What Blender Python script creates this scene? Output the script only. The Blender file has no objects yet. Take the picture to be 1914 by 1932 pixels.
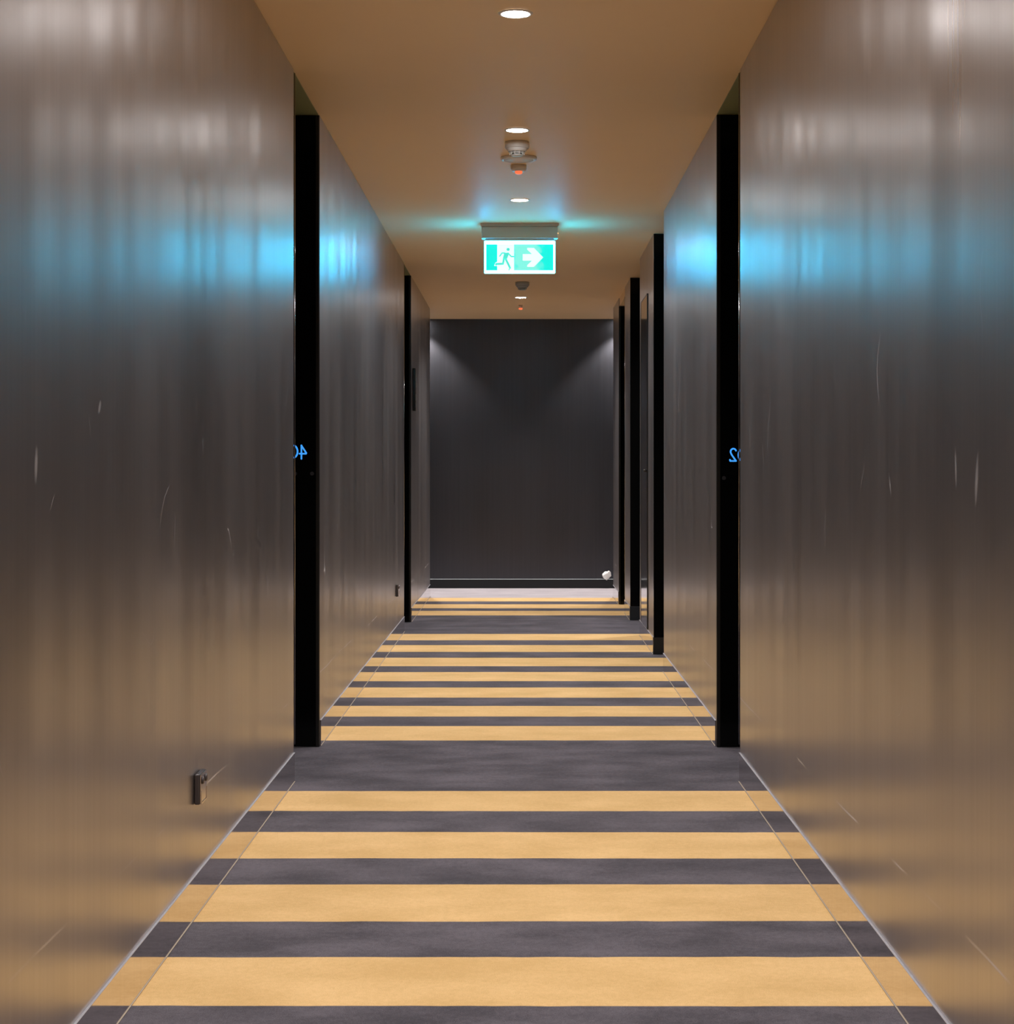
import bpy, bmesh, math, random
from mathutils import Vector, Matrix
random.seed(7)
sc = bpy.context.scene
C = sc.collection
PI = math.pi

# ---------------------------------------------------------------- camera
EYE = 1.05
F = 3400.0 / 1914.0
cd = bpy.data.cameras.new('camera')
cam = bpy.data.objects.new('camera', cd)
C.objects.link(cam)
cam.location = (0, 0, EYE)
cam.rotation_euler = (PI / 2, 0, 0)
cd.sensor_fit = 'HORIZONTAL'
cd.sensor_width = 36.0
cd.lens = 36.0 * F
cd.shift_x = -29.0 / 1914.0
cd.shift_y = -78.0 / 1914.0
cd.clip_start = 0.05
cd.clip_end = 100
sc.camera = cam

# ---------------------------------------------------------------- world, exposure
w = bpy.data.worlds.new('world')
sc.world = w
w.use_nodes = True
w.node_tree.nodes['Background'].inputs[0].default_value = (0.9, 0.8, 0.75, 1)
w.node_tree.nodes['Background'].inputs[1].default_value = 0.02
sc.view_settings.view_transform = 'Standard'
sc.view_settings.look = 'None'
sc.view_settings.gamma = 1
sc.view_settings.use_curve_mapping = False
sc.view_settings.exposure = 0.0

CEIL = 2.4045
LX = -0.772
SPOT = 122.0
SPOT_COL = (1.0, 0.94, 0.93)
SIGN_P = 23.0


# ---------------------------------------------------------------- helpers
def spot(name, x, y, z, power, parent=None, col=SPOT_COL, size=2.3, blend=0.8, radius=0.035):
    d = bpy.data.lights.new(name, 'SPOT')
    d.energy = power
    d.color = col
    d.spot_size = size
    d.spot_blend = blend
    d.shadow_soft_size = radius
    o = bpy.data.objects.new(name, d)
    C.objects.link(o)
    o.location = (x, y, z)
    if parent:
        o.parent = parent
    return o


def add_box(bm, x0, x1, y0, y1, z0, z1, bev=0.0, seg=2):
    r = bmesh.ops.create_cube(bm, size=1.0)
    vs = r['verts']
    for v in vs:
        v.co.x = x0 + (v.co.x + .5) * (x1 - x0)
        v.co.y = y0 + (v.co.y + .5) * (y1 - y0)
        v.co.z = z0 + (v.co.z + .5) * (z1 - z0)
    if bev > 0:
        es = {e for v in vs for e in v.link_edges}
        bmesh.ops.bevel(bm, geom=list(es), offset=bev, segments=seg, profile=.5, affect='EDGES')


def add_lathe(bm, prof, n=48, c=(0, 0, 0)):
    """prof: (radius, z) pairs, revolved about a vertical axis"""
    rings = []
    for r, z in prof:
        if r < 1e-6:
            rings.append([bm.verts.new((c[0], c[1], c[2] + z))])
        else:
            rings.append([bm.verts.new((c[0] + r * math.cos(2 * PI * i / n), c[1] + r * math.sin(2 * PI * i / n), c[2] + z)) for i in range(n)])
    for a, b in zip(rings, rings[1:]):
        for i in range(n):
            j = (i + 1) % n
            if len(a) == 1 and len(b) == 1:
                continue
            if len(a) == 1:
                bm.faces.new((a[0], b[i], b[j]))
            elif len(b) == 1:
                bm.faces.new((a[i], a[j], b[0]))
            else:
                bm.faces.new((a[i], a[j], b[j], b[i]))


def obj(name, bm, m, parent=None, smooth=False):
    bmesh.ops.recalc_face_normals(bm, faces=bm.faces[:])
    me = bpy.data.meshes.new(name)
    bm.to_mesh(me)
    bm.free()
    for p in me.polygons:
        p.use_smooth = smooth
    if isinstance(m, (list, tuple)):
        for k in m:
            me.materials.append(k)
    else:
        me.materials.append(m)
    o = bpy.data.objects.new(name, me)
    C.objects.link(o)
    if parent:
        o.parent = parent
    return o


def box(name, b, m, parent=None, bev=0.0):
    bm = bmesh.new()
    add_box(bm, *b, bev=bev)
    return obj(name, bm, m, parent)


def lathe(name, prof, m, parent=None, n=48, c=(0, 0, 0), smooth=True):
    bm = bmesh.new()
    add_lathe(bm, prof, n, c)
    o = obj(name, bm, m, parent, smooth)
    return o


def prism(bm, pts, y0, y1):
    """polygon in the xz plane, extruded along y"""
    a = [bm.verts.new((p[0], y0, p[1])) for p in pts]
    b = [bm.verts.new((p[0], y1, p[1])) for p in pts]
    bm.faces.new(a)
    bm.faces.new(b[::-1])
    n = len(pts)
    for i in range(n):
        j = (i + 1) % n
        bm.faces.new((a[i], b[i], b[j], a[j]))


def stroke(bm, pts, wd, y0, y1, closed=False):
    """a flat round-ended line of width wd through pts in the xz plane"""
    n = len(pts)
    rng = range(n) if closed else range(n - 1)
    for i in rng:
        a, b = Vector(pts[i]), Vector(pts[(i + 1) % n])
        d = (b - a).normalized()
        q = Vector((-d.y, d.x)) * wd / 2
        prism(bm, [a + q, b + q, b - q, a - q], y0, y1)
    for p in pts:
        prism(bm, [(p[0] + wd / 2 * math.cos(t * PI / 6), p[1] + wd / 2 * math.sin(t * PI / 6)) for t in range(12)], y0, y1)


def struct(o):
    o['kind'] = 'structure'
    return o


def thing(name, label, cat, loc=(0, 0, 0), group=None):
    o = bpy.data.objects.new(name, None)
    C.objects.link(o)
    o.location = loc
    o.empty_display_size = 0.1
    return tag(o, label, cat, group)


def tag(o, label, cat, group=None):
    o['label'] = label
    o['category'] = cat
    if group:
        o['group'] = group
    return o


# ---------------------------------------------------------------- materials
def mat(name, col, rough=0.5, metal=0.0, spec=0.5, emit=None, estr=0.0):
    m = bpy.data.materials.new(name)
    m.use_nodes = True
    b = m.node_tree.nodes['Principled BSDF']
    b.inputs['Base Color'].default_value = (*col, 1)
    b.inputs['Roughness'].default_value = rough
    b.inputs['Metallic'].default_value = metal
    b.inputs['Specular IOR Level'].default_value = spec
    if emit:
        b.inputs['Emission Color'].default_value = (*emit, 1)
        b.inputs['Emission Strength'].default_value = estr
    return m


class NT:
    def __init__(s, m):
        s.m = m
        s.t = m.node_tree
        s.b = s.t.nodes['Principled BSDF']

    def n(s, typ, **kw):
        x = s.t.nodes.new(typ)
        for k, v in kw.items():
            setattr(x, k, v)
        return x

    def l(s, a, b):
        s.t.links.new(a, b)

    def math(s, op, a, b=None, c=None):
        x = s.n('ShaderNodeMath', operation=op)
        for i, v in enumerate((a, b, c)):
            if v is None:
                continue
            if hasattr(v, 'is_output'):
                s.l(v, x.inputs[i])
            else:
                x.inputs[i].default_value = v
        return x.outputs[0]

    def noise(s, scale, vec, mp=(1, 1, 1), loc=(0, 0, 0), detail=2, rough=.5):
        mpn = s.n('ShaderNodeMapping')
        mpn.inputs['Scale'].default_value = mp
        mpn.inputs['Location'].default_value = loc
        s.l(vec, mpn.inputs[0])
        x = s.n('ShaderNodeTexNoise')
        x.inputs['Scale'].default_value = scale
        x.inputs['Detail'].default_value = detail
        x.inputs['Roughness'].default_value = rough
        s.l(mpn.outputs[0], x.inputs['Vector'])
        return x.outputs[0]

    def rng(s, v, a, b, c, d):
        x = s.n('ShaderNodeMapRange')
        s.l(v, x.inputs[0])
        for i, k in enumerate((a, b, c, d)):
            x.inputs[i + 1].default_value = k
        return x.outputs[0]

    def mix(s, f, a, b):
        x = s.n('ShaderNodeMix', data_type='RGBA')
        s.l(f, x.inputs[0])
        for i, v in ((6, a), (7, b)):
            if hasattr(v, 'is_output'):
                s.l(v, x.inputs[i])
            else:
                x.inputs[i].default_value = (*v, 1)
        return x.outputs[2]


WALL_ROUGH = 0.305
WALL_COL = (0.49, 0.465, 0.462)


def brushed(name, col, rough, aniso=0.0, scuffs=True, wav=0.0):
    m = mat(name, col, rough, 1.0)
    q = NT(m)
    co = q.n('ShaderNodeTexCoord').outputs['Object']
    # upright brush marks: fast along the wall, slow with the height
    fine = q.noise(60, co, (1, 1, .012), detail=3, rough=.6)
    broad = q.noise(6, co, (1, 1, .06), detail=2)
    cloud = q.noise(1.7, co, (1, 1, .5), detail=3)
    r = q.math('ADD', q.rng(fine, .3, .7, -.008, .008), q.rng(broad, .3, .7, -.015, .015))
    r = q.math('ADD', r, q.rng(cloud, .3, .7, -.02, .02))
    r = q.math('ADD', r, rough)
    c = q.mix(q.rng(fine, .25, .75, 0, 1), tuple(k * .93 for k in col), tuple(min(1, k * 1.06) for k in col))
    if scuffs:
        sep = q.n('ShaderNodeSeparateXYZ')
        q.l(co, sep.inputs[0])
        X, Y, Z = sep.outputs
        # trolley scrape: broken line about 28 cm above the carpet, drifting a little
        drift = q.rng(q.noise(.9, co, (1, 1, 0)), 0, 1, .262, .300)
        d = q.math('ABSOLUTE', q.math('SUBTRACT', Z, drift))
        line = q.rng(d, .0010, .0036, 1, 0)
        brk = q.rng(q.noise(1.6, co, (0.2, 1, 0), (3, 2, 0), 2), .50, .58, 0, 1)
        scr = q.math('MULTIPLY', line, brk)
        # small curly scratches: thin iso-lines of a warped noise, shown in patches
        nn = q.noise(2.6, co, (1, 1, .8), (5, 1, 2), 1)
        iso = q.rng(q.math('ABSOLUTE', q.math('SUBTRACT', nn, .5)), .0004, .0016, 1, 0)
        patch = q.rng(q.noise(5, co, (1, 1, 1), (1, 7, 3), 2), .60, .66, 0, 1)
        mid = q.rng(q.math('ABSOLUTE', q.math('SUBTRACT', Z, .95)), .25, .6, 1, 0)
        cur = q.math('MULTIPLY', q.math('MULTIPLY', iso, patch), mid)
        allm = q.math('MINIMUM', q.math('ADD', q.math('MULTIPLY', scr, .55), q.math('MULTIPLY', cur, .6)), 1.0)
        # a few pale smears: (which side, along, height, half length, half width, slant)
        for sgn, sy, sz, hl, hw, sl in ((1, 3.055, 1.055, .020, .0045, .10), (1, 2.915, 1.035, .026, .006, -.16),
                                        (-1, 3.29, 1.166, .008, .006, .5), (-1, 2.86, 1.06, .018, .006, .1),
                                        (1, 3.60, 1.02, .012, .004, .4)):
            dz = q.math('SUBTRACT', Z, sz)
            dy = q.math('SUBTRACT', q.math('SUBTRACT', Y, sy), q.math('MULTIPLY', dz, sl))
            rr = q.math('ADD', q.math('POWER', q.math('MULTIPLY', dz, 1 / hl), 2), q.math('POWER', q.math('MULTIPLY', dy, 1 / hw), 2))
            mk = q.math('MULTIPLY', q.rng(rr, 0, 3.5, .30, 0), q.math('GREATER_THAN', q.math('MULTIPLY', X, sgn), 0))
            allm = q.math('MAXIMUM', allm, mk)
        q.l(q.math('SUBTRACT', 1.0, q.math('MULTIPLY', allm, .25)), q.b.inputs['Metallic'])
        c = q.mix(allm, c, (.85, .85, .9))
        r = q.math('ADD', r, q.math('MULTIPLY', allm, .45))
    q.l(r, q.b.inputs['Roughness'])
    q.l(c, q.b.inputs['Base Color'])
    q.b.inputs['Anisotropic'].default_value = aniso
    tg = q.n('ShaderNodeCombineXYZ')
    tg.inputs[2].default_value = 1
    q.l(tg.outputs[0], q.b.inputs['Tangent'])
    wave = q.noise(2.4, co, (1, 1, .04), (2, 5, 1), 1)
    b2 = q.n('ShaderNodeBump')
    b2.inputs['Strength'].default_value = 1.0
    b2.inputs['Distance'].default_value = wav
    q.l(wave, b2.inputs['Height'])
    q.l(b2.outputs[0], q.b.inputs['Normal'])
    return m


M_WALL = brushed('brushed_bronze_steel', WALL_COL, WALL_ROUGH, 0.0, True, .018)
M_SKIRT = brushed('polished_skirting_steel', (0.67, 0.63, 0.61), 0.07, 0, False)
M_EDGE = mat('polished_edge', (.75, .73, .72), .12, 1.0)
M_BEAD = mat('dark_bead', (.40, .38, .38), .12, 1.0)
M_LEDGE = mat('satin_ledge', (.5, .5, .54), .45, .6)
M_POLISH = brushed('polished_door_steel', (0.55, 0.52, 0.50), 0.10, 0, False)
M_END = brushed('dark_grey_panel', (0.085, 0.085, 0.095), 0.40, 0, False)
M_BLACK = mat('black_gloss_panel', (.002, .002, .002), .12, 0, .15)
M_BLACKEDGE = mat('black_edge', (.012, .011, .010), .3, 0, .4)
M_BASE = mat('black_baseboard', (.012, .013, .014), .4, 0, .4)
M_OLIVE = mat('olive_head_panel', (.30, .32, .16), .45, 0, .3)


def carpet(name, c0, c1):
    m = mat(name, c0, .95, 0, .1)
    q = NT(m)
    co = q.n('ShaderNodeTexCoord').outputs['Object']
    pile = q.noise(420, co, detail=2)
    blot = q.noise(3.2, co, (1, 1.6, 1), detail=4, rough=.6)
    tuft = q.noise(75, co, (1, .8, 1), detail=3, rough=.7)
    f = q.math('ADD', q.rng(blot, .3, .7, -.05, .75), q.rng(pile, .35, .65, -.22, .35))
    f = q.math('ADD', f, q.rng(tuft, .35, .65, -.16, .16))
    q.l(q.mix(f, c0, c1), q.b.inputs['Base Color'])
    bp = q.n('ShaderNodeBump')
    bp.inputs['Strength'].default_value = .5
    bp.inputs['Distance'].default_value = .003
    q.l(pile, bp.inputs['Height'])
    q.l(bp.outputs[0], q.b.inputs['Normal'])
    q.b.inputs['Sheen Weight'].default_value = .15
    q.b.inputs['Sheen Roughness'].default_value = .5
    return m


M_AMBER = carpet('amber_carpet', (.56, .36, .135), (.74, .50, .225))
M_GREYLIT = carpet('lamplit_grey_carpet', (.34, .31, .325), (.46, .43, .44))  # bright lamplight on the cross passage floor, put into the carpet colour
M_GREY = carpet('grey_carpet', (.038, .035, .044), (.130, .118, .138))

M_CEIL = mat('ceiling_paint', (.78, .64, .46), .5, 0, .5)
q = NT(M_CEIL)
co = q.n('ShaderNodeTexCoord').outputs['Object']
q.l(q.mix(q.rng(q.noise(1.2, co, detail=3), .3, .7, 0, 1), (.96, .69, .385), (.98, .72, .405)), q.b.inputs['Base Color'])

M_WHITEPL = mat('white_plastic', (.78, .76, .73), .35)
M_TRIMW = mat('white_trim', (.8, .78, .76), .4)
M_LENS = mat('downlight_lens', (.9, .9, .9), .4, emit=(1, .97, .96), estr=110.0)
M_RED = mat('red_lens', (.8, .1, .03), .3, emit=(1, .2, .08), estr=.9)
M_AMBERLED = mat('orange_led', (.8, .3, .1), .3, emit=(1, .4, .15), estr=2.0)
M_GREYPL = mat('grey_plastic', (.42, .45, .46), .45)
M_SIGNHOUSE = mat('sign_housing', (.62, .62, .62), .4)
M_SIGNW = mat('sign_white_glow', (.9, .9, .9), .4, emit=(.045, .62, .92), estr=SIGN_P)
M_SIGNE = mat('sign_added_glow', (.9, .9, .9), .4, emit=(.003, .48, 1.0), estr=SIGN_P * 21)
M_SIGNP = mat('sign_white_pictogram', (.9, .9, .9), .4, emit=(.8, 1.0, 1.0), estr=.85)
M_SIGNG = mat('sign_green', (0, .3, .22), .4, emit=(0, .84, .68), estr=1.0)
M_SIGNG2 = mat('sign_pictogram_green', (0, .3, .22), .4, emit=(.08, .72, .60), estr=1.0)
q = NT(M_SIGNG)                     # the panel glows unevenly: its lamp sits behind the middle
co = q.n('ShaderNodeTexCoord').outputs['Object']
sp = q.n('ShaderNodeSeparateXYZ')
q.l(co, sp.inputs[0])
dx = q.math('ABSOLUTE', q.math('SUBTRACT', sp.outputs[0], .035))
hz = q.math('ADD', dx, q.rng(q.noise(18, co), .3, .7, -.02, .02))
q.l(q.mix(q.rng(hz, .055, .085, 1, 0), (0, .84, .73), (.22, .86, .74)), q.b.inputs['Emission Color'])
M_BLUE = mat('blue_digit_reflection', (.02, .1, .3), .4, emit=(.05, .33, .85), estr=.98)  # emission stands in for a lit number mirrored in the jamb
M_DOT = mat('dark_sensor_dot', (.02, .02, .024), .35)
M_SOCK = mat('dark_socket_body', (.045, .038, .04), .3)
M_SOCKF = mat('steel_socket_face', (.6, .56, .56), .22, 1.0)
M_TUCK = mat('carpet_edge_strip', (.42, .36, .28), .8)
M_PAPER = mat('white_paper', (.85, .84, .80), .8)

# ---------------------------------------------------------------- structure: floor with its stripes
edges = [3.538, 3.893, 4.198, 4.57, 4.877, 5.234, 5.561, 5.91, 7.014, 7.407, 7.693, 8.04, 8.34, 8.729, 8.992, 9.395,
         9.675, 10.11, 10.44, 10.85, 11.16, 11.59, 13.07, 13.49, 13.75, 14.17, 14.48, 14.88]
near = []
y = 3.538
while y > 1.3:
    near = [y - .664, y - .309] + near
    y -= .664
near = [v for v in near]
low = []
y = near[0] - 1.1
for _ in range(4):
    low = [y - .355, y] + low
    y -= .664
allE = low + near + edges            # pairs: amber from even to odd index
Y0, Y1 = -4.2, 16.1
bm = bmesh.new()
NX = 120
cuts = [Y0] + [e for e in allE if e > Y0] + [Y1]
rows = []
for k, yy in enumerate(cuts):
    row = []
    for i in range(NX + 1):
        x = -3.2 + 6.4 * i / NX
        j = 0 if k in (0, len(cuts) - 1) else random.gauss(0, .0012) + .004 * math.sin(x * 1.3 + k)
        row.append(bm.verts.new((x, yy + j, 0)))
    rows.append(row)
first_amber = 1
for k in range(len(cuts) - 1):
    for i in range(NX):
        f = bm.faces.new((rows[k][i], rows[k][i + 1], rows[k + 1][i + 1], rows[k + 1][i]))
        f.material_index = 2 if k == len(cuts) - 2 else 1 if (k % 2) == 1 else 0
floor = struct(obj('floor', bm, [M_GREY, M_AMBER, M_GREYLIT]))

struct(box('ceiling', (-3.2, 3.2, Y0, Y1, CEIL, CEIL + .12), M_CEIL))

# ---------------------------------------------------------------- walls
TH = .13


def wall(name, xf, side, y0, y1, m=M_WALL):
    """one metal clad length of corridor wall with its polished skirting"""
    a, b = (xf, xf + side * TH)
    o = struct(box(name, (min(a, b), max(a, b), y0, y1, 0, CEIL), m, bev=.003))
    # skirting 10 cm high, 4 mm proud, with a bright eased top edge
    c = xf - side * .004
    s = struct(box('baseboard_' + ('left' if side < 0 else 'right'), (min(c, xf), max(c, xf), y0 + .001, y1 - .001, 0.001, .098), M_SKIRT))
    e = xf - side * .005
    t = struct(box('trim_1', (min(e, xf), max(e, xf), y0 + .001, y1 - .001, .098, .0995), M_LEDGE, bev=.0005))
    t.name = 'trim_' + str(len([1 for ob in C.objects if ob.name.startswith('trim_')]))
    # pale strip where the carpet is tucked under the skirting
    g = xf - side * .0057
    k = struct(box('trim_x', (min(g, c), max(g, c), y0 + .001, y1 - .001, .0005, .0028), M_TUCK, bev=.0006))
    k.name = 'trim_' + str(len([1 for ob in C.objects if ob.name.startswith('trim_')]))
    return o


wall('wall_left', LX, -1, Y0, 6.08)
wall('wall_left', LX, -1, 6.87, 11.75)
wall('wall_left', LX, -1, 12.5, 15.05)
RX = [.735, .738, .750, .757, .757]
wall('wall_right', RX[0], 1, Y0, 6.08)
wall('wall_right', RX[1], 1, 6.86, 9.4)
wall('wall_right', RX[2], 1, 10.3, 11.5)
wall('wall_right', RX[3], 1, 12.65, 13.3)
wall('wall_right', RX[4], 1, 14.15, 15.0)
# end wall of the corridor with its black base, and the cross passage sides
struct(box('wall_back', (-3.2, 3.2, 16.1, 16.25, 0, CEIL), M_END))
struct(box('baseboard_back', (-3.19, 3.19, 16.078, 16.1, 0.001, .078), M_BASE, bev=.002))
struct(box('trim_90', (-3.19, 3.19, 16.074, 16.1, .0785, .083), M_GREYPL, bev=.001))
struct(box('wall_left', (-3.2, LX - TH - .001, 14.92, 15.05, 0, CEIL), M_WALL))
struct(box('wall_right', (RX[4] + TH + .001, 3.2, 14.87, 15.0, 0, CEIL), M_WALL))
struct(box('wall_left', (-3.33, -3.2, 15.05, 16.1, 0, CEIL), M_END))
struct(box('wall_right', (3.2, 3.33, 15.0, 16.1, 0, CEIL), M_END))
struct(box('wall_front', (-.9, .9, Y0 - .12, Y0, 0, CEIL), M_END))
# the two side passages on the right
struct(box('wall_right', (RX[1] + TH + .001, 2.8, 9.27, 9.4, 0, CEIL), M_END))
struct(box('wall_right', (RX[2] + TH + .001, 2.8, 10.3, 10.43, 0, CEIL), M_END))
struct(box('wall_right', (RX[2] + TH + .001, 2.8, 11.37, 11.5, 0, CEIL), M_END))
struct(box('wall_right', (RX[3] + TH + .001, 2.8, 12.65, 12.78, 0, CEIL), M_END))
struct(box('wall_right', (2.8, 2.93, 9.27, 10.43, 0, CEIL), M_END))
struct(box('wall_right', (2.8, 2.93, 11.37, 12.78, 0, CEIL), M_END))


# ---------------------------------------------------------------- black faces on the passage corners
def corner_face(n, xf, y, wd, top=CEIL - .003):
    o = struct(box('trim_%d' % n, (xf + .0, xf + wd, y - .012, y, .0985, top), M_BLACK, bev=.0015))
    p = struct(box('trim_%d' % (n + 1), (xf - .002, xf + wd, y - .014, y, 0.001, .0975), M_BASE, bev=.001))


corner_face(30, RX[2], 10.3, 1.2)
corner_face(32, RX[3], 12.65, 1.2)


# ---------------------------------------------------------------- door recesses
def recess(n, side, xa, xb, y0, y1, head=True, lintel=0.0):
    """a black lined doorway; xa/xb = wall faces before and behind it"""
    r = bpy.data.objects.new('door_%d' % n, None)
    C.objects.link(r)
    r.location = ((xa + xb) / 2 + side * .34, (y0 + y1) / 2, 0)
    r['kind'] = 'structure'
    ox, oy = r.location.x, r.location.y

    def pb(name, x0, x1, ya, yb, z0, z1, m, bev=0.0):
        o = box(name, (min(x0, x1) - ox, max(x0, x1) - ox, ya - oy, yb - oy, z0, z1), m, r, bev)
        return o
    deep = side * .36
    top = CEIL - .004 - lintel
    # near jamb, 4 cm thick, its front edge flush with the wall
    pb('near_jamb', xa + side * .005, xa + deep, y0, y0 + .04, 0.002, top, M_BLACK)
    # far jamb face, and the narrow edge strip at its corner
    pb('far_jamb', xb + side * .014, xb + deep, y1 - .018, y1, 0.002, top, M_BLACK)
    pb('jamb_edge', xb + side * .0, xb + side * .0135, y1 - .022, y1, 0.002, top, M_BLACKEDGE, .001)
    leaf = pb('door_leaf', xa + side * .30, xa + side * .345, y0 + .041, y1 - .019, .006, top - .03, M_BLACK)
    lx = xa + side * .30
    bm = bmesh.new()
    add_box(bm, *sorted((lx - ox, lx - side * .008 - ox)), y0 + .075 - oy, y0 + .125 - oy, .98, 1.20, .002)
    add_box(bm, *sorted((lx - side * .008 - ox, lx - side * .05 - ox)), y0 + .092 - oy, y0 + .108 - oy, 1.012, 1.028, .002)
    add_box(bm, *sorted((lx - side * .04 - ox, lx - side * .056 - ox)), y0 + .092 - oy, y0 + .22 - oy, 1.010, 1.030, .005)
    obj('door_handle', bm, M_EDGE, leaf)
    if head:
        pb('head_panel', xa + side * .004, xa + deep, y0 + .041, y1 - .0225, CEIL - .0035, CEIL - .0005, M_OLIVE)
    if lintel:
        pb('lintel', xa + side * .006, xa + side * .3, y0 + .041, y1 - .0225, CEIL - lintel, CEIL - .001, M_CEIL)
    # thin polished round bead on the near corner
    bm = bmesh.new()
    add_lathe(bm, [(0, .12), (.002, .12), (.002, top), (0, top)], 20, (xa + side * .002 - ox, y0 + .043 - oy, 0))
    obj('edge_bead', bm, M_BEAD, r, True)
    # wall at the rear of the recess
    return r


recess(1, -1, LX, LX, 6.081, 6.869)
recess(2, 1, RX[0], RX[1], 6.081, 6.859)
recess(3, -1, LX, LX, 11.751, 12.499)
recess(4, 1, RX[3], RX[4], 13.301, 14.149, head=False, lintel=.062)

# flush polished service door in the third wall length on the right
XD = RX[2]
r = bpy.data.objects.new('door_5', None)
C.objects.link(r)
r.location = (XD - .002, 11.02, 0)
r['kind'] = 'structure'
leaf = box('door_leaf', (-.004, .0015, -.27, .27, .105, 2.10), M_POLISH, r, .001)
bm = bmesh.new()
add_box(bm, -.005, .0015, -.277, -.271, .105, 2.107)
add_box(bm, -.005, .0015, .271, .277, .105, 2.107)
add_box(bm, -.005, .0015, -.277, .277, 2.101, 2.107)
obj('door_frame', bm, M_BLACKEDGE, r)
bm = bmesh.new()
add_lathe(bm, [(0, -.0), (.009, 0), (.009, .012), (.006, .016), (0, .016)], 24)
bmesh.ops.rotate(bm, verts=bm.verts, cent=(0, 0, 0), matrix=Matrix.Rotation(-PI / 2, 3, 'Y'))
bmesh.ops.translate(bm, verts=bm.verts, vec=(-.004, -.20, 1.05))
obj('door_lock', bm, M_BLACKEDGE, leaf, True)


# ---------------------------------------------------------------- ceiling downlights
def downlight(x, y, label, power=SPOT, group='recessed downlights along the corridor ceiling', size=2.3):
    t = thing('recessed_downlight', label, 'ceiling light', (x, y, CEIL), group)
    lathe('trim_ring', [(.0405, -.0005), (.0425, -.004), (.049, -.0032), (.052, -.0003)], M_TRIMW, t)
    lathe('lens', [(0, -.0028), (.0405, -.0028), (.0405, -.0008), (0, -.0008)], M_LENS, t)
    spot('lamp', 0, 0, -.012, power, t, size=size, blend=.8 if size > 2 else .5)
    return t


downlight(-.0204, 5.336, 'round white downlight nearest the top edge of the photo, brightest and largest of them')
downlight(-.021, 7.16, 'round white downlight just in front of the white smoke detector')
downlight(-.0133, 9.01, 'round white downlight on the ceiling just in front of the exit sign')
downlight(-.0133, 10.85, 'round white downlight on the ceiling hidden behind the exit sign', SPOT * 1.3)
downlight(-.0124, 14.08, 'farthest round white downlight, seen below the exit sign near the end wall', SPOT * 1.4)
for yy in (3.50, 1.67, -.16, -2.0):
    downlight(-.02, yy, 'round white downlight on the corridor ceiling above and behind the camera')
downlight(-.92, 15.95, 'round white downlight over the left arm of the cross passage', SPOT * 1.6, size=1.8)
downlight(.90, 15.95, 'round white downlight over the right arm of the cross passage', SPOT * 1.6, size=1.8)
downlight(1.45, 12.08, 'round white downlight inside the farther right side passage', SPOT * 1.1)


# ---------------------------------------------------------------- ceiling devices
def smoke_detector(x, y, label, s=1.0, m=M_WHITEPL):
    t = thing('smoke_detector', label, 'smoke detector', (x, y, CEIL), 'smoke detectors on the ceiling')
    lathe('base', [(0, -.0005), (.0505, -.0005), (.0505, -.023), (.047, -.027), (0, -.027)], m, t)
    lathe('housing', [(0, -.0272), (.045, -.0272), (.036, -.040), (.0, -.040)], m, t)
    bm = bmesh.new()
    for i in range(10):
        a = 2 * PI * i / 10
        m4 = Matrix.Rotation(a, 4, 'Z')
        r0 = bmesh.ops.create_cube(bm, size=1)
        for v in r0['verts']:
            v.co = Vector((.0295 + v.co.x * .003, v.co.y * .003, -.0465 + v.co.z * .0130))
            v.co = m4 @ v.co
    add_lathe(bm, [(.024, -.0445), (.032, -.0445), (.032, -.0465), (.024, -.0465)], 32)
    obj('sensor_cage', bm, m, t)
    lathe('cap', [(0, -.0532), (.020, -.0532), (.027, -.0545), (.0235, -.057), (0, -.058)], m, t)
    lathe('sensor_chamber', [(0, -.0402), (.019, -.0402), (.019, -.053), (0, -.053)], M_GREYPL, t)
    return t


smoke_detector(-.022, 7.43, 'white smoke detector with stepped body, right behind the second downlight')
smoke_detector(.0, 12.95, 'smoke detector seen just under the exit sign, in front of the farthest downlight', m=M_GREYPL)

t = thing('ceiling_speaker', 'thin flat round white disc with pale rim, between smoke detector and red beacon', 'ceiling speaker', (-.0155, 7.79, CEIL))
lathe('rim', [(.064, -.0005), (.0785, -.0005), (.0785, -.008), (.0755, -.0125), (.068, -.0135), (.064, -.012)], M_WHITEPL, t, 64)
bm = bmesh.new()
add_lathe(bm, [(0, -.010), (.030, -.0105), (.064, -.0118), (.064, -.0085), (0, -.0075)], 64)
obj('grille', bm, M_TRIMW, t, True)


def beacon(x, y, label, s):
    t = thing('alarm_beacon', label, 'alarm beacon', (x, y, CEIL), 'red lensed beacons on the ceiling')
    lathe('body', [(0, -.0005), (.035 * s, -.0005), (.035 * s, -.018), (.030 * s, -.027), (0, -.027)], M_WHITEPL, t)
    lathe('lens', [(0, -.0272), (.0165, -.0272), (.0165, -.035), (.012, -.0395), (0, -.041)], M_RED, t)


beacon(-.0165, 7.99, 'small round beacon glowing orange red, right behind the flat ceiling disc', 1.0)
beacon(-.014, 14.72, 'tiny red beacon behind the farthest downlight by the end wall', .45)

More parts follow.
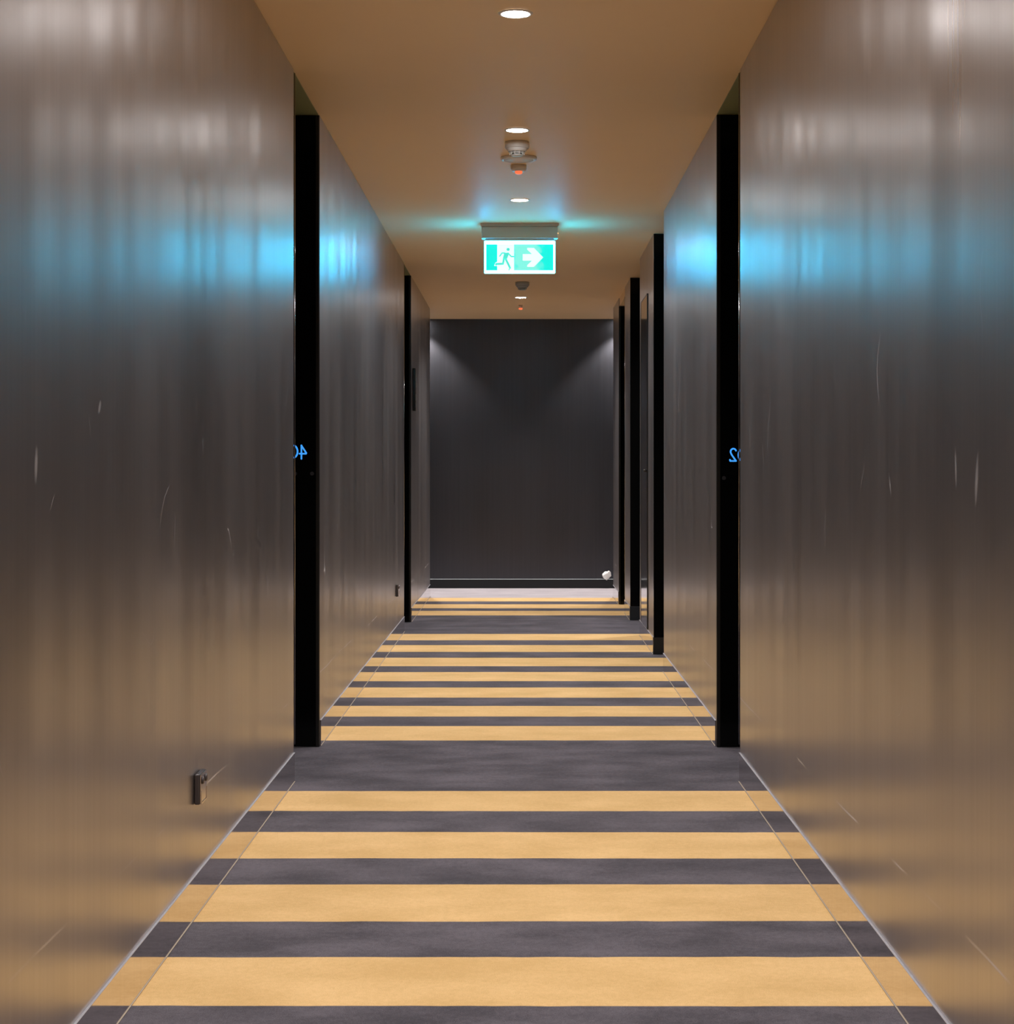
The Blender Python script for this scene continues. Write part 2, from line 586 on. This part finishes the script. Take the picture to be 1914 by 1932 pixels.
# ---------------------------------------------------------------- exit sign
SX, SY = -.0145, 9.90
t = thing('exit_sign', 'lit green exit sign with running figure and white arrow, hanging from the ceiling', 'exit sign', (SX, SY, CEIL))
bm = bmesh.new()
prism(bm, [(-.214, -.0005), (.214, -.0005), (.211, -.016), (-.211, -.016)], -.036, .036)
obj('mounting_plate', bm, M_SIGNHOUSE, t)
bm = bmesh.new()
add_box(bm, -.208, .208, -.032, .032, -.082, -.0165, .004)
obj('housing', bm, M_SIGNHOUSE, t)
bm = bmesh.new()
add_box(bm, -.190, .190, -.020, .020, -.093, -.0825, .003)
obj('panel_holder', bm, M_SIGNHOUSE, t)
bm = bmesh.new()
add_lathe(bm, [(0, 0), (.003, 0), (.003, .004), (0, .005)], 16)
bmesh.ops.rotate(bm, verts=bm.verts, cent=(0, 0, 0), matrix=Matrix.Rotation(PI / 2, 3, 'Y'))
bmesh.ops.translate(bm, verts=bm.verts, vec=(.2085, -.010, -.052))
obj('status_light', bm, M_AMBERLED, t)
ZT, ZB = -.0935, -.2715
PW = .1925
core = box('light_panel', (-PW, PW, -.004, .004, ZB, ZT), M_SIGNW, t, .0015)
for sg in (-1, 1):                  # extra strips added at both panel ends to throw cyan glow sideways
    box('added_glow_strip', (min(sg * PW, sg * (PW + .0012)), max(sg * PW, sg * (PW + .0012)), -.004, .004, ZB + .002, ZT - .002), M_SIGNE, core)
gz1, gz0 = ZT - .019, ZB + .017
gx = .184
DX0, DX1 = -.1235, -.0315


def panel_face(sgn):
    """picture on one face of the panel; sgn -1 faces the camera, +1 the far end"""
    yb = sgn * .0042
    yf = sgn * .0052
    mir = 1

    def Q(p):
        return (p[0] * mir, p[1])
    bm = bmesh.new()
    # green field with the white doorway left free
    for x0, x1 in ((-gx, DX0), (DX1, gx)):
        prism(bm, [Q((x0, gz0)), Q((x1, gz0)), Q((x1, gz1)), Q((x0, gz1))], *sorted((yb, yf)))
    obj('green_field', bm, M_SIGNG, core)
    bm = bmesh.new()
    prism(bm, [Q((DX0 + .0002, gz0)), Q((DX1 - .0002, gz0)), Q((DX1 - .0002, gz1)), Q((DX0 + .0002, gz1))], *sorted((yb, yf)))
    obj('white_doorway', bm, M_SIGNP, core)
    # arrow (points taken from the sign, in metres from its middle)
    ax0, ax1, axm, ax2, ax3 = .0165, .068, .041, .0775, .129
    zc = (gz0 + gz1) / 2
    bm = bmesh.new()
    a = [(ax0, zc - .018), (ax1, zc - .018), (axm, zc - .043), (axm, zc - .052), (ax2, zc - .052),
         (ax3, zc), (ax2, zc + .052), (axm, zc + .052), (axm, zc + .043), (ax1, zc + .018), (ax0, zc + .018)]
    prism(bm, [Q(p) for p in a], *sorted((yf, yf + sgn * .0008)))
    obj('white_arrow', bm, M_SIGNP, core)
    # running figure, green on the doorway with its trailing foot over the edge
    px = lambda u, v: Q(((u - 968) / 1050 * .384, ZT - (v - 605) / 475 * .178 + .001))
    y0, y1 = sorted((yf + sgn * .0002, yf + sgn * .0010))
    bm = bmesh.new()
    hc = px(794, 731)
    prism(bm, [(hc[0] + .0090 * math.cos(k * PI / 12), hc[1] + .0085 * math.sin(k * PI / 12)) for k in range(24)], y0, y1)
    prism(bm, [px(735, 785), px(805, 775), px(800, 815), px(772, 880), px(712, 875), px(722, 835)], y0, y1)
    stroke(bm, [px(795, 788), px(840, 835), px(880, 835)], .0070, y0, y1)
    stroke(bm, [px(745, 784), px(702, 784), px(668, 830)], .0070, y0, y1)
    stroke(bm, [px(730, 870), px(716, 942), px(612, 944)], .0105, y0, y1)
    stroke(bm, [px(758, 872), px(822, 1000)], .0110, y0, y1)
    stroke(bm, [px(822, 1000), px(806, 1034)], .0050, y0, y1)
    obj('running_figure', bm, M_SIGNG2, core)
    # white outline where the trailing foot crosses the green
    bm = bmesh.new()
    stroke(bm, [px(632, 915), px(604, 932), px(590, 968), px(630, 970)], .0035, *sorted((yf, yf + sgn * .0006)))
    obj('foot_outline', bm, M_SIGNP, core)


panel_face(-1)
panel_face(1)


# ---------------------------------------------------------------- room number reflections, modelled as glowing reversed digits on the black jambs
def arc(cx, cz, rx, rz, a0, a1, n=20):
    return [(cx + rx * math.cos(math.radians(a0 + (a1 - a0) * i / n)), cz + rz * math.sin(math.radians(a0 + (a1 - a0) * i / n))) for i in range(n + 1)]


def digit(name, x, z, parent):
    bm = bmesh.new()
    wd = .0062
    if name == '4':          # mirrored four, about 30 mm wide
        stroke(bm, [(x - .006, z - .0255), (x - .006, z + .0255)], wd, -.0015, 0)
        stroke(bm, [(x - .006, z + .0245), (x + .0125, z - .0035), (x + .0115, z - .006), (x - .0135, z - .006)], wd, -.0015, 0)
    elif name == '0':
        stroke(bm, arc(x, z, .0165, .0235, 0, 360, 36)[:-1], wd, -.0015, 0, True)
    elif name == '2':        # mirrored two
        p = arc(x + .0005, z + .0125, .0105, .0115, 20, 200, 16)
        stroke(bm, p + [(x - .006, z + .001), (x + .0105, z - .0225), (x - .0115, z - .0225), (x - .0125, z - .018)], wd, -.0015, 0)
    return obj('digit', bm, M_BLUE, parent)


def PX(px, py, Y):
    return ((px - 986) * Y / 3400, EYE + (888 - py) * Y / 3400)


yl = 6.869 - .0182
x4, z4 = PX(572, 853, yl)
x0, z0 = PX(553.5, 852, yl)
t = thing('room_number_reflection', 'reflection of a blue door number, modelled as glowing reversed digits 4 and 0 on the black doorway side at left', 'room number', (x4, yl, z4), 'modelled reflections of door numbers')
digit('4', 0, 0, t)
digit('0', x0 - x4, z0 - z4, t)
for u, v in ((589, 893.5), (557, 893.5)):
    a, b = PX(u, v, yl)
    bm = bmesh.new()
    prism(bm, [(a - x4 + .0075 * math.cos(k * PI / 12), b - z4 + .0075 * math.sin(k * PI / 12)) for k in range(24)], -.001, 0)
    obj('sensor_dot', bm, M_DOT, t)
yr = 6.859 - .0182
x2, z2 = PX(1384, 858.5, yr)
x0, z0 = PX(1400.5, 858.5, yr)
t = thing('room_number_reflection', 'reflection of a blue door number, modelled as a glowing reversed 2 with half a 0 on the black doorway side at right', 'room number', (x2, yr, z2), 'modelled reflections of door numbers')
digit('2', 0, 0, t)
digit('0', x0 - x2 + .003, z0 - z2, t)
a, b = PX(1366.5, 902, yr)
bm = bmesh.new()
prism(bm, [(a - x2 + .0075 * math.cos(k * PI / 12), b - z2 + .0075 * math.sin(k * PI / 12)) for k in range(24)], -.001, 0)
obj('sensor_dot', bm, M_DOT, t)


# ---------------------------------------------------------------- wall boxes on the left
def wall_socket(y, z, label):
    t = thing('wall_socket', label, 'wall socket', (LX, y, z), 'small steel faced boxes low on the left wall')
    box('body', (.0005, .0135, -.041, .041, -.036, .036), M_SOCK, t, .003)
    f = box('face_plate', (.0136, .0160, -.0395, .0395, -.0345, .0345), M_SOCKF, t, .001)
    for yy in (-.022, .020):
        bm = bmesh.new()
        add_lathe(bm, [(0, 0), (.0085, 0), (.0085, .003), (.006, .0045), (0, .0048)], 24)
        bmesh.ops.rotate(bm, verts=bm.verts, cent=(0, 0, 0), matrix=Matrix.Rotation(PI / 2, 3, 'Y'))
        bmesh.ops.translate(bm, verts=bm.verts, vec=(.0161, yy, .019))
        obj('round_hole_cover', bm, M_SOCK, f, True)
    bm = bmesh.new()
    add_box(bm, .0161, .0172, -.037, .037, -.0345, -.031)
    add_box(bm, .0161, .0172, -.037, -.033, -.031, -.004)
    add_box(bm, .0161, .0172, .033, .037, -.031, -.004)
    obj('raised_rim', bm, M_SOCKF, f)


wall_socket(4.276, .300, 'small dark box with steel face low on the near left wall')
wall_socket(11.02, .318, 'small dark box with steel face low on the left wall beside the farther doorway')

t = thing('wall_intercom', 'narrow upright dark unit with pale buttons on the far left wall', 'wall unit', (LX, 12.70, 1.62))
box('housing', (.0005, .020, -.05, .05, -.15, .15), M_BLACKEDGE, t, .003)
for zz, hh in ((.085, .022), (.03, .014), (-.055, .022), (-.11, .016)):
    box('button', (.0203, .0235, -.030, .030, zz - hh, zz + hh), M_GREYPL, t, .001)

# crumpled paper resting on the end wall's base ledge
bm = bmesh.new()
bmesh.ops.create_icosphere(bm, subdivisions=4, radius=1)
rs = random.Random(4)
dirs = [(Vector((rs.uniform(-1, 1), rs.uniform(-1, 1), rs.uniform(-1, 1))).normalized(), rs.uniform(.62, .98)) for _ in range(26)]
for v in bm.verts:
    n = v.co.normalized()
    s = 1.15
    for d, k in dirs:
        dp = n.dot(d)
        if dp > .05:
            s = min(s, k / dp)
    v.co = n * s
for v in bm.verts:
    v.co.x *= .042
    v.co.y *= .020
    v.co.z *= .042
    if v.co.z > .012 and v.co.x > .012:
        v.co.z += .010
pp = obj('crumpled_paper', bm, M_PAPER)
pp.location = (.752, 16.068, 0.124)
pp.location.z = .083 + .034
tag(pp, 'crumpled white paper tucked on the base ledge at the right end of the back wall', 'paper')
